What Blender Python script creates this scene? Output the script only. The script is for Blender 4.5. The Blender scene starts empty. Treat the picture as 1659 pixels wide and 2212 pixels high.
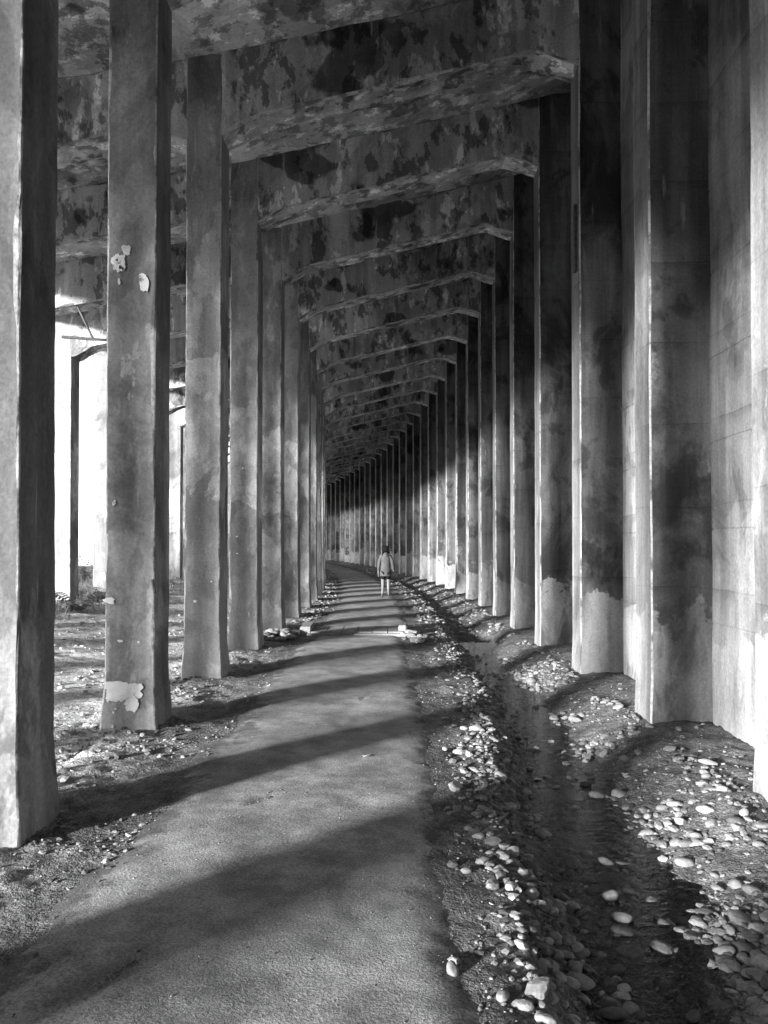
import bpy, bmesh, math, random
from mathutils import Vector, Matrix, noise as mn
R = math.radians
rnd = random.Random(7)
scene = bpy.context.scene
C = scene.collection

# ------------------------------------------------------------------ camera, sky, sun, exposure
cam_d = bpy.data.cameras.new('camera'); cam = bpy.data.objects.new('camera', cam_d); C.objects.link(cam)
cam_d.sensor_fit = 'VERTICAL'; cam_d.sensor_height = 36.0; cam_d.sensor_width = 27.0
cam_d.lens = 36.0*1685/2212
cam_d.shift_y = 0.0215
cam_d.clip_start = 0.05; cam_d.clip_end = 6000
cam.location = (0, 0, 1.65)
cam.rotation_euler = (R(90+1.0), 0, R(0.544))
scene.camera = cam

SUN_AZ = 46.3      # degrees the light travels away from +X towards +Y
SUN_EL = 9.0
w = bpy.data.worlds.new('World'); scene.world = w; w.use_nodes = True
nt = w.node_tree; nt.nodes.clear()
sky = nt.nodes.new('ShaderNodeTexSky'); sky.sky_type = 'NISHITA'; sky.sun_disc = False
sky.sun_elevation = R(SUN_EL); sky.sun_rotation = math.atan2(-math.cos(R(SUN_AZ)), -math.sin(R(SUN_AZ))) % (2*math.pi)
sky.air_density = 1.0; sky.dust_density = 0.4; sky.ozone_density = 1.0
bw = nt.nodes.new('ShaderNodeRGBToBW'); bg = nt.nodes.new('ShaderNodeBackground'); wo = nt.nodes.new('ShaderNodeOutputWorld')
bg.inputs['Strength'].default_value = 0.125
nt.links.new(sky.outputs[0], bw.inputs[0]); nt.links.new(bw.outputs[0], bg.inputs['Color']); nt.links.new(bg.outputs[0], wo.inputs[0])
sl = bpy.data.lights.new('sun', 'SUN'); so = bpy.data.objects.new('sun', sl); C.objects.link(so)
sl.energy = 3.9; sl.angle = R(4.6); sl.color = (1, 1, 1)
ldir = Vector((math.cos(R(SUN_AZ))*math.cos(R(SUN_EL)), math.sin(R(SUN_AZ))*math.cos(R(SUN_EL)), -math.sin(R(SUN_EL))))
so.rotation_euler = ldir.to_track_quat('-Z', 'Y').to_euler(); so.location = (-20, -20, 12)
vs = scene.view_settings; vs.view_transform = 'Standard'; vs.look = 'None'; vs.gamma = 1.0; vs.use_curve_mapping = False
vs.exposure = 2.33
scene.cycles.max_bounces = 6; scene.cycles.diffuse_bounces = 4; scene.cycles.glossy_bounces = 2; scene.cycles.transparent_max_bounces = 8

# ------------------------------------------------------------------ line of the shed
GRADE = 0.004
def off(s):
    if s <= 18: return 0.0
    if s <= 95: return -0.0052*(s-18)**1.8
    return -0.0052*77**1.8 - 0.0052*1.8*77**0.8*(s-95)
def doff(s):
    if s <= 18: return 0.0
    return -0.0052*1.8*(min(s, 95)-18)**0.8
def xy(u, s):
    d = doff(s); n = math.sqrt(1+d*d)
    c = max(-14.0, min(14.0, u))
    return (off(s) + c/n + (u-c), s - c*d/n)
def rise(s): return GRADE*max(-20.0, min(s, 95.0))
def W(u, s, z): x, y = xy(u, s); return Vector((x, y, z + rise(s)))
def sm(a, b, x):
    t = max(0.0, min(1.0, (x-a)/(b-a))); return t*t*(3-2*t)
def nz(x, y, z=0.0): return mn.noise(Vector((x, y, z)))

UL, UR, UW, UO = -2.10, 2.36, 2.84, -7.15      # inner column face, pilaster face, wall face, outer column face
CW, CD, PD = 0.44, 0.47, 0.45                 # column width, column depth, pilaster depth
S0, SP = 4.25, 2.65                           # first frame in view, spacing
CULV = 14.4
def stream_c(s): return 1.12 + 0.32*sm(3.0, 9.0, s) + 0.08*nz(s*0.5, 3.1)
def stream_w(s): return 0.27 - 0.10*sm(4, 10, s) + 0.08*nz(s*0.9, 8.4)
PL, PR = -1.62, 0.42
def path_edges(s):
    n = sm(1.5, 0.3, abs(s-CULV))
    return (PL + 0.16*nz(s*0.7, 11.3) + 0.07*nz(s*2.7, 4.3) + 0.14*n, PR + 0.13*nz(s*0.8, 21.7) + 0.06*nz(s*3.1, 7.3) - 0.22*n)
def zg(u, s, fine=True):
    """ground height above the grade line"""
    z = 0.0
    if u < -2.4:
        z = 0.32*sm(-3.0, -7.5, u)
        if u < -11.5: z -= 0.42*(min(-u, 150)-11.5)
        if -40 < u: z += 0.10*nz(u*0.35, s*0.35, 5)*sm(-3, -6, u)
    elif u < 0.55:
        z = 0.03*sm(-2.0, -0.8, u)*sm(0.9, -0.1, u) + 0.03*sm(-1.7, -2.3, u)
    elif u < 2.95:
        c, hw = stream_c(s), stream_w(s)
        far = sm(14.2, 16.5, s)
        dep = 0.15 - 0.02*far + 0.16*sm(1.2, 0.2, abs(s-CULV-0.1))
        left = sm(c-hw-0.34, c-hw+0.06, u)
        z = 0.02*(1-left) - dep*left
        rt = sm(c+hw-0.05, 2.25, u)
        z += (dep+0.03)*rt + 0.04*sm(2.2, 2.8, u)
        # bank bars between the pilasters
        z += 0.03*rt*nz(u*1.2, s*1.1, 2.0)
    else:
        z = 0.17 + 7.6*sm(3.05, 4.2, u)
        if u > 4.2: z += 0.55*(min(u, 250)-4.2)
    if fine and -12 < u < 2.95 and s < 60:
        pe = path_edges(s)
        on = sm(pe[0]-0.15, pe[0]+0.15, u)*sm(pe[1]+0.15, pe[1]-0.15, u)
        a = 1.0 - 0.75*on
        z += a*(0.026*nz(u*2.6, s*2.6, 1.0) + 0.020*nz(u*7, s*7, 3.0) + 0.016*nz(u*15, s*15, 9.0))
    return z
def ground(u, s): return W(u, s, zg(u, s))

# ------------------------------------------------------------------ object helpers
def tag(o, label=None, cat=None, group=None, kind=None):
    if label: o['label'] = label
    if cat: o['category'] = cat
    if group: o['group'] = group
    if kind: o['kind'] = kind
    return o
def empty(name, loc=(0, 0, 0), rz=0.0):
    o = bpy.data.objects.new(name, None); C.objects.link(o); o.location = loc; o.rotation_euler.z = rz
    o.empty_display_size = 0.2
    return o
def obj(name, me, mat, parent=None):
    o = bpy.data.objects.new(name, me); C.objects.link(o)
    if mat and not me.materials: me.materials.append(mat)
    if parent: o.parent = parent
    return o
def mesh(name, verts, faces, smooth=False):
    me = bpy.data.meshes.new(name); me.from_pydata([tuple(v) for v in verts], [], faces); me.update()
    if smooth:
        me.polygons.foreach_set('use_smooth', [True]*len(me.polygons))
    return me
def box_mesh(name, sx, sy, sz, bev=0.0, seg=1):
    bm = bmesh.new(); bmesh.ops.create_cube(bm, size=1.0)
    for v in bm.verts: v.co = Vector((v.co.x*sx, v.co.y*sy, (v.co.z+0.5)*sz))
    if bev: bmesh.ops.bevel(bm, geom=bm.edges[:], offset=bev, segments=seg, affect='EDGES')
    me = bpy.data.meshes.new(name); bm.to_mesh(me); bm.free(); return me

# ------------------------------------------------------------------ materials (all grey: the photograph is black and white)
class NB:
    def __init__(self, name):
        self.m = bpy.data.materials.new(name); self.m.use_nodes = True
        self.t = self.m.node_tree; self.t.nodes.clear()
        self.out = self.t.nodes.new('ShaderNodeOutputMaterial')
        self.b = self.t.nodes.new('ShaderNodeBsdfPrincipled')
        self.t.links.new(self.b.outputs[0], self.out.inputs[0])
        self.geo = self.t.nodes.new('ShaderNodeNewGeometry')
        self.pos = self.geo.outputs['Position']
        sp = self.t.nodes.new('ShaderNodeSeparateXYZ'); self.link(self.pos, sp.inputs[0])
        self.X, self.Y, self.Z = sp.outputs
    def link(self, a, b): self.t.links.new(a, b)
    def _in(self, sock, v):
        if isinstance(v, (int, float)): sock.default_value = v
        elif isinstance(v, tuple): sock.default_value = v
        else: self.link(v, sock)
    def math(self, op, a, b=0.0, c=0.0, clamp=False):
        n = self.t.nodes.new('ShaderNodeMath'); n.operation = op; n.use_clamp = clamp
        self._in(n.inputs[0], a); self._in(n.inputs[1], b); self._in(n.inputs[2], c); return n.outputs[0]
    def noise(self, scale, detail=4.0, rough=0.55, stretch=None, dist=0.0, shift=0.0):
        n = self.t.nodes.new('ShaderNodeTexNoise'); n.inputs['Scale'].default_value = scale
        n.inputs['Detail'].default_value = detail; n.inputs['Roughness'].default_value = rough; n.inputs['Distortion'].default_value = dist
        v = self.pos
        if stretch or shift:
            m = self.t.nodes.new('ShaderNodeMapping'); self.link(v, m.inputs['Vector'])
            m.inputs['Scale'].default_value = stretch or (1, 1, 1); m.inputs['Location'].default_value = (shift, shift*1.7, shift*0.6)
            v = m.outputs[0]
        self.link(v, n.inputs['Vector']); return n.outputs[0]
    def ramp(self, v, a, b, lo=0.0, hi=1.0, smooth=True):
        n = self.t.nodes.new('ShaderNodeMapRange'); n.interpolation_type = 'SMOOTHSTEP' if smooth else 'LINEAR'
        self._in(n.inputs['Value'], v); n.inputs['From Min'].default_value = a; n.inputs['From Max'].default_value = b
        n.inputs['To Min'].default_value = lo; n.inputs['To Max'].default_value = hi; return n.outputs[0]
    def mix(self, f, a, b):
        n = self.t.nodes.new('ShaderNodeMix'); n.data_type = 'FLOAT'
        self._in(n.inputs[0], f); self._in(n.inputs[2], a); self._in(n.inputs[3], b); return n.outputs[0]
    def bump(self, h, strength, dist, prev=None):
        n = self.t.nodes.new('ShaderNodeBump'); n.inputs['Strength'].default_value = strength; n.inputs['Distance'].default_value = dist
        self.link(h, n.inputs['Height'])
        if prev: self.link(prev, n.inputs['Normal'])
        return n.outputs[0]
    def finish(self, col, rough=0.9, normal=None, spec=0.3):
        self._in(self.b.inputs['Base Color'], col if not isinstance(col, (int, float)) else (col, col, col, 1))
        self._in(self.b.inputs['Roughness'], rough); self.b.inputs['Specular IOR Level'].default_value = spec
        if normal: self.link(normal, self.b.inputs['Normal'])
        return self.m

def concrete(name, lo, hi, mold=0.5, band=False, blot=0.0, pale_h=None, pale=0.5, streak=0.5, peel=0.0, flecks=0.5, shift=0.0, joints=True):
    n = NB(name)
    big = n.noise(0.7, 6, 0.62, shift=shift)
    c = n.ramp(big, 0.32, 0.68, lo, hi)
    # vertical water streaks
    st = n.noise(4.5, 5, 0.6, (1, 1, 0.07), shift=shift+3)
    c = n.math('MULTIPLY', c, n.ramp(st, 0.35, 0.65, 1.0-streak*0.55, 1.0+streak*0.25))
    # crisp peeled patches, lighter
    pl = n.noise(0.62, 6, 0.6, (1, 1, 0.55), dist=0.4, shift=shift+11)
    if peel: c = n.math('MULTIPLY', c, n.ramp(pl, 0.535, 0.552, 1.0, 1.0+peel))
    # dark growth
    md = n.noise(0.5, 6, 0.68, (1, 1, 0.7), dist=0.5, shift=shift+21)
    if mold:
        c = n.math('MULTIPLY', c, n.ramp(md, 0.50, 0.60, 1.0, 1.0-mold*0.75))
        m2 = n.noise(2.1, 5, 0.62, (1, 1, 0.6), dist=0.3, shift=shift+31)
        c = n.math('MULTIPLY', c, n.ramp(m2, 0.56, 0.62, 1.0, 1.0-mold*0.55))
    if blot:      # spalled, mottled skin: crisp dark and light blotches the size of a hand to a plate
        b1 = n.noise(3.0, 5, 0.66, (1, 1, 0.55), dist=0.15, shift=shift+91)
        c = n.math('MULTIPLY', c, n.ramp(b1, 0.525, 0.575, 1.0, 1.0-0.62*blot))
        b2 = n.noise(4.0, 4, 0.66, (1, 1, 0.4), dist=0.15, shift=shift+97)
        c = n.math('MULTIPLY', c, n.ramp(b2, 0.57, 0.61, 1.0, 1.0+0.9*blot))
        b3 = n.noise(0.9, 3, 0.5, shift=shift+103)
        c = n.math('MULTIPLY', c, n.ramp(b3, 0.60, 0.63, 1.0, 1.0-0.7*blot))
    if band:      # plaster skin that has come away in a ragged belt, paler underneath
        e2 = n.noise(0.9, 6, 0.6, dist=0.5, shift=shift+44)
        zb = n.math('SUBTRACT', n.Z, n.math('MULTIPLY', n.math('SUBTRACT', e2, 0.5), 3.2))
        kb = n.math('MULTIPLY', n.ramp(zb, 2.42, 2.46), n.ramp(zb, 3.86, 3.82))
        kb = n.math('MULTIPLY', kb, n.ramp(n.Y, 8.0, 9.0))
        kb = n.math('MULTIPLY', kb, n.ramp(n.noise(5, 5, 0.65, dist=0.6, shift=shift+46), 0.36, 0.46, 0.4, 1.0))
        c = n.math('MULTIPLY', c, n.math('ADD', n.math('MULTIPLY', kb, 0.75), 1.0))
    # cold joints of the pours: thin dark lines with a stain below
    if joints:
        ph = n.math('FRACT', n.math('MULTIPLY', n.math('ADD', n.math('ADD', n.Z, n.math('MULTIPLY', n.noise(0.8, 3), 0.10)), 0.15), 1/0.745))
        c = n.math('MULTIPLY', c, n.ramp(n.math('MULTIPLY', n.ramp(ph, 0.80, 1.0, 0, 1), n.ramp(n.noise(1.3, 4, shift=shift+5), 0.42, 0.62)), 0, 1, 1.0, 0.75))
        c = n.math('MULTIPLY', c, n.ramp(n.math('ABSOLUTE', n.math('SUBTRACT', ph, 0.99)), 0.0, 0.012, 0.8, 1.0))
    # pale lime bloom on the foot
    if pale_h is not None:
        e = n.noise(1.1, 6, 0.62, dist=0.5, shift=shift+41)
        zz = n.math('SUBTRACT', n.math('SUBTRACT', n.Z, n.math('MULTIPLY', n.Y, GRADE)), n.math('MULTIPLY', n.math('SUBTRACT', e, 0.5), 2.6))
        k = n.ramp(zz, pale_h-0.04, pale_h+0.05, 1.0, 0.0)
        k = n.math('MULTIPLY', k, n.ramp(n.noise(2.2, 5, 0.6, (1, 1, 0.4), dist=0.6, shift=shift+51), 0.40, 0.50, 0.35, 1.0))
        pc = n.math('MULTIPLY', n.ramp(n.noise(3.0, 5, 0.65, (1, 1, 0.5), shift=shift+61), 0.3, 0.7, 0.70, 1.1), pale)
        pc = n.math('MULTIPLY', pc, n.ramp(st, 0.35, 0.65, 0.75, 1.1))
        c = n.mix(k, c, pc)
    # white flecks and lime drips
    if flecks:
        fk = n.noise(2.3, 6, 0.65, (1, 1, 0.6), dist=0.3, shift=shift+71)
        c = n.mix(n.math('MULTIPLY', n.ramp(fk, 0.67, 0.70), flecks), c, 0.55)
        dr = n.noise(6.0, 4, 0.5, (1, 1, 0.12), dist=0.1, shift=shift+81)
        c = n.mix(n.math('MULTIPLY', n.ramp(dr, 0.68, 0.72), flecks*0.8), c, 0.5)
    fine = n.noise(38, 2, 0.7, shift=shift)
    c = n.math('MULTIPLY', c, n.ramp(fine, 0.25, 0.75, 0.78, 1.22, False))
    nb = n.bump(n.noise(9, 3, 0.65, shift=shift), 0.5, 0.02)
    nb = n.bump(fine, 0.45, 0.006, nb)
    return n.finish(c, 0.88, nb, 0.25)

M = {}
M['column'] = concrete('column_concrete', 0.17, 0.31, mold=0.5, pale_h=0.25, pale=0.30, streak=0.4, peel=0.5, flecks=0.5, blot=0.22, band=True, shift=2.0, joints=False)
M['pilaster'] = concrete('pilaster_concrete', 0.13, 0.22, mold=0.35, pale_h=1.0, pale=0.30, streak=0.6, peel=0.3, flecks=0.25, shift=7.0)
M['growth_shade'] = concrete('pilaster_concrete_with_growth_and_shade', 0.075, 0.15, mold=0.85, pale_h=1.0, pale=0.28, streak=0.8, peel=0.25, flecks=0.2, shift=9.0)  # darker copy for faces along the path: shade painted in, with growth stains
M['wall'] = concrete('wall_concrete', 0.12, 0.24, mold=0.6, pale_h=0.9, pale=0.34, streak=0.6, peel=0.35, flecks=0.25, shift=13.0)
M['beam'] = concrete('beam_concrete', 0.36, 0.52, mold=0.5, streak=0.5, peel=0.4, flecks=0.7, blot=1.0, shift=19.0, joints=False)
M['roof'] = concrete('roof_concrete', 0.36, 0.52, mold=0.45, streak=0.2, peel=0.5, flecks=0.5, blot=0.8, shift=29.0, joints=False)
def worn_edge():
    n = NB('worn_concrete_edge')
    c = n.ramp(n.noise(3.0, 5, 0.65), 0.40, 0.55, 0.14, 0.44)
    c = n.math('MULTIPLY', c, n.ramp(n.noise(30, 2, 0.7), 0.25, 0.75, 0.7, 1.25, False))
    return n.finish(c, 0.9, n.bump(n.noise(24, 3, 0.7), 0.6, 0.012), 0.2)
M['edge'] = worn_edge()
M['slab'] = concrete('slab_concrete', 0.17, 0.25, mold=0.1, streak=0.1, flecks=0.0, shift=37.0, joints=False)

def soil(name, lo, hi, pebble, bumpd):
    n = NB(name)
    c = n.ramp(n.noise(0.9, 6, 0.65), 0.3, 0.7, lo, hi)
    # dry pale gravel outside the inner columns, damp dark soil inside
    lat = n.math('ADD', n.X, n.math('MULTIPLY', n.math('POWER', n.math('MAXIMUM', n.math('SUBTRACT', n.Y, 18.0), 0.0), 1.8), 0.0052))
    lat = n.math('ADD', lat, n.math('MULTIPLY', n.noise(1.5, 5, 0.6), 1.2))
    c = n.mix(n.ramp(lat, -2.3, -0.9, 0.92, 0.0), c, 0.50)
    c = n.math('MULTIPLY', c, n.ramp(n.noise(6, 5, 0.75), 0.3, 0.7, 0.45, 1.55))
    g = n.noise(70, 2, 0.7)
    c = n.math('MULTIPLY', c, n.ramp(g, 0.3, 0.7, 0.6, 1.4))
    pb = n.noise(26, 5, 0.55, dist=0.3)
    c = n.mix(n.math('MULTIPLY', n.ramp(pb, 0.66, 0.70), pebble), c, 0.42)
    nb = n.bump(n.noise(14, 4, 0.75), 1.0, bumpd*1.4)
    nb = n.bump(g, 0.6, bumpd*0.3, nb)
    return n.finish(c, 0.95, nb, 0.2)
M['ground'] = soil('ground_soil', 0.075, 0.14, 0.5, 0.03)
def path_mat():
    n = NB('path_surface')
    c = n.ramp(n.noise(0.8, 5, 0.6), 0.3, 0.7, 0.19, 0.26)
    c = n.math('MULTIPLY', c, n.ramp(n.noise(3.2, 6, 0.7), 0.3, 0.7, 0.66, 1.32))
    g = n.noise(85, 2, 0.75)
    c = n.math('MULTIPLY', c, n.ramp(g, 0.25, 0.75, 0.6, 1.4))
    c = n.mix(n.math('MULTIPLY', n.ramp(n.noise(42, 3, 0.5), 0.72, 0.75), 0.6), c, 0.4)
    at = n.t.nodes.new('ShaderNodeAttribute'); at.attribute_name = 'edge'
    e = n.math('ADD', at.outputs['Fac'], n.math('MULTIPLY', n.math('SUBTRACT', n.noise(4.0, 6, 0.72), 0.5), 1.9))
    so_ = n.math('MULTIPLY', n.ramp(n.noise(6, 6, 0.7), 0.3, 0.7, 0.055, 0.11), n.ramp(g, 0.3, 0.7, 0.6, 1.4))
    c = n.mix(n.ramp(e, 0.30, 0.62), so_, c)
    nb = n.bump(n.noise(60, 3, 0.8), 0.4, 0.007)
    nb = n.bump(g, 0.5, 0.005, nb)
    return n.finish(c, 0.93, nb, 0.25)
M['path'] = path_mat()
def stone_mat(name, lo, hi):
    n = NB(name)
    r = n.geo.outputs['Random Per Island']
    c = n.ramp(r, 0, 1, lo, hi, False)
    c = n.math('MULTIPLY', c, n.ramp(n.noise(7, 7, 0.65), 0.3, 0.7, 0.7, 1.25))
    c = n.math('MULTIPLY', c, n.ramp(n.noise(60, 4, 0.65), 0.3, 0.7, 0.8, 1.2))
    nb = n.bump(n.noise(30, 6, 0.7), 0.4, 0.006)
    return n.finish(c, 0.8, nb, 0.35)
M['stone'] = stone_mat('river_stone', 0.06, 0.25)
M['pale_stone'] = stone_mat('pale_stone', 0.16, 0.27)
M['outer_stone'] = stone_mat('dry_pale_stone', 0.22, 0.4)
M['grey_stone'] = stone_mat('grey_stone', 0.10, 0.18)
M['dark_stone'] = stone_mat('wet_stone', 0.045, 0.085)
def flat(name, v, rough=0.8, var=0.25, sc=12, spec=0.3):
    n = NB(name)
    c = n.math('MULTIPLY', n.ramp(n.noise(sc, 6, 0.6), 0.3, 0.7, 1-var, 1+var), v)
    return n.finish(c, rough, n.bump(n.noise(sc*4, 4, 0.6), 0.3, 0.004), spec)
M['steel'] = flat('rusty_steel', 0.05, 0.6, 0.4, 20)
def paint_mat():
    n = NB('old_white_paint')
    c = n.mix(n.ramp(n.noise(11, 6, 0.7, dist=0.4), 0.34, 0.42), 0.24, n.ramp(n.noise(5, 4, 0.6), 0.3, 0.7, 0.55, 0.8))
    return n.finish(c, 0.85, n.bump(n.noise(40, 4, 0.7), 0.5, 0.006), 0.2)
M['white_paint'] = paint_mat()
M['skin'] = flat('skin', 0.12, 0.55, 0.05, 10)
M['jacket'] = flat('grey_jacket', 0.055, 0.85, 0.15, 9)
M['shorts'] = flat('dark_shorts', 0.008, 0.95, 0.1, 12, 0.05)
M['hair'] = flat('dark_hair', 0.006, 0.8, 0.3, 60, 0.05)
M['shoe'] = flat('shoe', 0.06, 0.7, 0.2)
M['leaf'] = flat('fallen_leaf', 0.5, 0.8, 0.2, 40)
M['twig'] = flat('dry_twig', 0.16, 0.9, 0.3, 30)
def leaf_mat(name, lo, hi):
    n = NB(name)
    c = n.ramp(n.geo.outputs['Random Per Island'], 0, 1, lo, hi, False)
    n.finish(c, 0.6, None, 0.3)
    tr = n.t.nodes.new('ShaderNodeBsdfTranslucent'); n.link(c, tr.inputs[0])
    mx = n.t.nodes.new('ShaderNodeMixShader'); mx.inputs[0].default_value = 0.4
    n.link(n.b.outputs[0], mx.inputs[1]); n.link(tr.outputs[0], mx.inputs[2]); n.link(mx.outputs[0], n.out.inputs[0])
    return n.m
M['fern'] = leaf_mat('fern_leaf', 0.12, 0.25)
M['grass'] = leaf_mat('grass_blade', 0.10, 0.22)
def water_mat():
    n = NB('stream_water')
    t = n.t
    rip = n.noise(9, 4, 0.55, (1.0, 1.8, 1)); rip2 = n.noise(30, 3, 0.5, (1.0, 2.2, 1))
    nb = n.bump(rip, 0.25, 0.03); nb = n.bump(rip2, 0.25, 0.008, nb)
    gl = t.nodes.new('ShaderNodeBsdfGlossy'); gl.inputs['Roughness'].default_value = 0.04; n.link(nb, gl.inputs['Normal'])
    tp = t.nodes.new('ShaderNodeBsdfTransparent'); tp.inputs[0].default_value = (0.95, 0.95, 0.95, 1)
    fr = t.nodes.new('ShaderNodeFresnel'); fr.inputs['IOR'].default_value = 1.33; n.link(nb, fr.inputs['Normal'])
    mx = t.nodes.new('ShaderNodeMixShader'); n.link(fr.outputs[0], mx.inputs[0]); n.link(tp.outputs[0], mx.inputs[1]); n.link(gl.outputs[0], mx.inputs[2])
    n.link(mx.outputs[0], n.out.inputs[0]); t.nodes.remove(n.b)
    return n.m
M['water'] = water_mat()

# ------------------------------------------------------------------ ground, path, stream
def lines(*segs):
    out = []
    for a, b, st in segs:
        k = max(1, int(round((b-a)/st)))
        out += [a + (b-a)*i/k for i in range(k)]
    out.append(segs[-1][1]); return out
us = lines((-2500, -200, 700), (-200, -20, 20), (-20, -8, 0.6), (-8, -3, 0.16), (-3, 2.95, 0.05), (2.95, 4.4, 0.25), (4.4, 250, 40), (250, 2500, 800))
ss = lines((-2500, -300, 700), (-300, -50, 40), (-50, 1.4, 0.8), (1.4, 7, 0.045), (7, 12, 0.08), (12, 20, 0.14), (20, 40, 0.3), (40, 98, 1.0), (98, 300, 30), (300, 2500, 700))
vv = [ground(u, s) for s in ss for u in us]
nu = len(us)
ff = [(j*nu+i, j*nu+i+1, (j+1)*nu+i+1, (j+1)*nu+i) for j in range(len(ss)-1) for i in range(nu-1)]
g = obj('ground', mesh('ground', vv, ff, True), M['ground']); tag(g, 'dark stony soil on both sides of the path', 'ground', kind='structure')

HOLES = [(-0.79, 4.99, 0.10, 0.30, 0.6), (-1.05, 2.95, 0.14, 0.5, 0.45), (-0.3, 8.2, 0.05, 0.2, 0.2)]
def zpath(u, s):
    a, b = path_edges(s)
    t = (u-a)/(b-a)
    e = sm(-0.02, 0.16, t)*sm(1.02, 0.84, t)
    z = zg(u, s, False) + 0.016*e - 0.020*(1-e)
    z += 0.006*nz(u*1.6, s*1.6, 4.0) + 0.003*nz(u*9, s*9, 6.0) + 0.0022*nz(u*28, s*28, 2.0)
    for hu, hs, hw, hl, ang in HOLES:
        du, ds = u-hu, s-hs
        p = du*math.cos(ang)-ds*math.sin(ang); q = du*math.sin(ang)+ds*math.cos(ang)
        k = math.exp(-(p/hw*2.4)**2 - (q/hl*2.2)**2)
        z -= 0.022*k*(0.7+0.9*abs(nz(u*30, s*30, 1)))
    return z
ss2 = lines((-45, 1.4, 0.6), (1.4, 6, 0.03), (6, 12, 0.06), (12, 20, 0.12), (20, 45, 0.3), (45, 96, 1.0))
nu = 70; vv = []; edge = []
for s in ss2:
    a, b = path_edges(s); a -= 0.12; b += 0.12
    for i in range(nu):
        u = a + (b-a)*i/(nu-1); vv.append(W(u, s, zpath(u, s))); edge.append(sm(0.0, 0.36, (i/(nu-1)))*sm(1, 0.70, i/(nu-1)))
ff = [(j*nu+i, j*nu+i+1, (j+1)*nu+i+1, (j+1)*nu+i) for j in range(len(ss2)-1) for i in range(nu-1)]
me = mesh('path', vv, ff, True); me.attributes.new('edge', 'FLOAT', 'POINT').data.foreach_set('value', edge)
p = obj('path', me, M['path']); tag(p, 'grey packed path running through the shed', 'path', kind='structure')

WZ = -0.130
ssw = lines((-3, 1.4, 0.5), (1.4, 14.2, 0.15)); vv = []; nu = 9
for s in ssw:
    c, hw = stream_c(s), stream_w(s)+0.26
    for i in range(nu): vv.append(W(c-hw+2*hw*i/(nu-1), s, WZ))
ff = [(j*nu+i, j*nu+i+1, (j+1)*nu+i+1, (j+1)*nu+i) for j in range(len(ssw)-1) for i in range(nu-1)]
wt = obj('stream_water', mesh('stream_water', vv, ff, True), M['water']); tag(wt, 'shallow dark water trickling in the ditch', 'stream', kind='structure')

# ------------------------------------------------------------------ the shed
def jit(p, amp, f=3.0):
    """spalled edges: broad and small bites"""
    a = nz(p.x*f, p.y*f, p.z*f); b = nz(p.x*f*3.7+9, p.y*f*3.7, p.z*f*3.7)
    c = nz(p.x*1.1+30, p.y*1.1, p.z*1.1)
    return amp*(max(0.0, a)*0.8 + max(0.0, b-0.1)*0.9 + max(0.0, c-0.28)*3.0)
def member(rings, ch=0.012, amp=0.020, wob=0.003):
    """rings: list of 4 corner points (ccw). each ring becomes 12 verts with a broken chamfer"""
    verts = []; n = 16
    for q in rings:
        for i in range(4):
            p, a, b = q[i], q[i-1], q[(i+1) % 4]
            e1 = (a-p); e2 = (b-p); l1, l2 = e1.length, e2.length; e1.normalize(); e2.normalize()
            k = ch + jit(p, amp); k2 = ch + jit(p+Vector((5, 3, 1)), amp)
            pts = [p+e1*min(k, l1*0.3), p+(e1*min(k, l1*.3)+e2*min(k2, l2*.3))*0.36, p+e2*min(k2, l2*0.3), p+e2*l2*0.5]
            for t in pts:
                w_ = Vector((nz(t.x*4, t.y*4, t.z*4), nz(t.x*4+7, t.y*4, t.z*4), 0))*wob*2
                verts.append(t+w_)
    N = len(rings); faces = []
    for j in range(N-1):
        for i in range(n):
            a = j*n+i; b = j*n+(i+1) % n
            faces.append((a, b, b+n, a+n))
    faces.append(tuple(range(n-1, -1, -1))); faces.append(tuple(range((N-1)*n, N*n)))
    return verts, faces

def soffit_in(u):      # underside of inner beams, with a short angled haunch at either end
    if u < UL+0.46: return 6.72 + 0.27*(u-UL)/0.46
    if u > UR-0.52: return 7.87 - 0.17*(u-(UR-0.52))/0.52
    return 6.99 + (7.87-6.99)*(u-(UL+0.46))/((UR-0.52)-(UL+0.46))
def soffit_out(u):
    a, b = UO, UL-CW
    if u < a+0.46: return 5.82 + 0.27*(u-a)/0.46
    if u > b-0.46: return 6.77 - 0.12*(u-(b-0.46))/0.46
    return 6.09 + (6.77-6.09)*(u-(a+0.46))/((b-0.46)-(a+0.46))
def ztop(u):           # underside of the roof slab
    if u >= UL-0.2: return 7.72 + 0.235*(u-(UL-0.2))
    return 7.72 + 0.172*(u-(UL-0.2))

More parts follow.
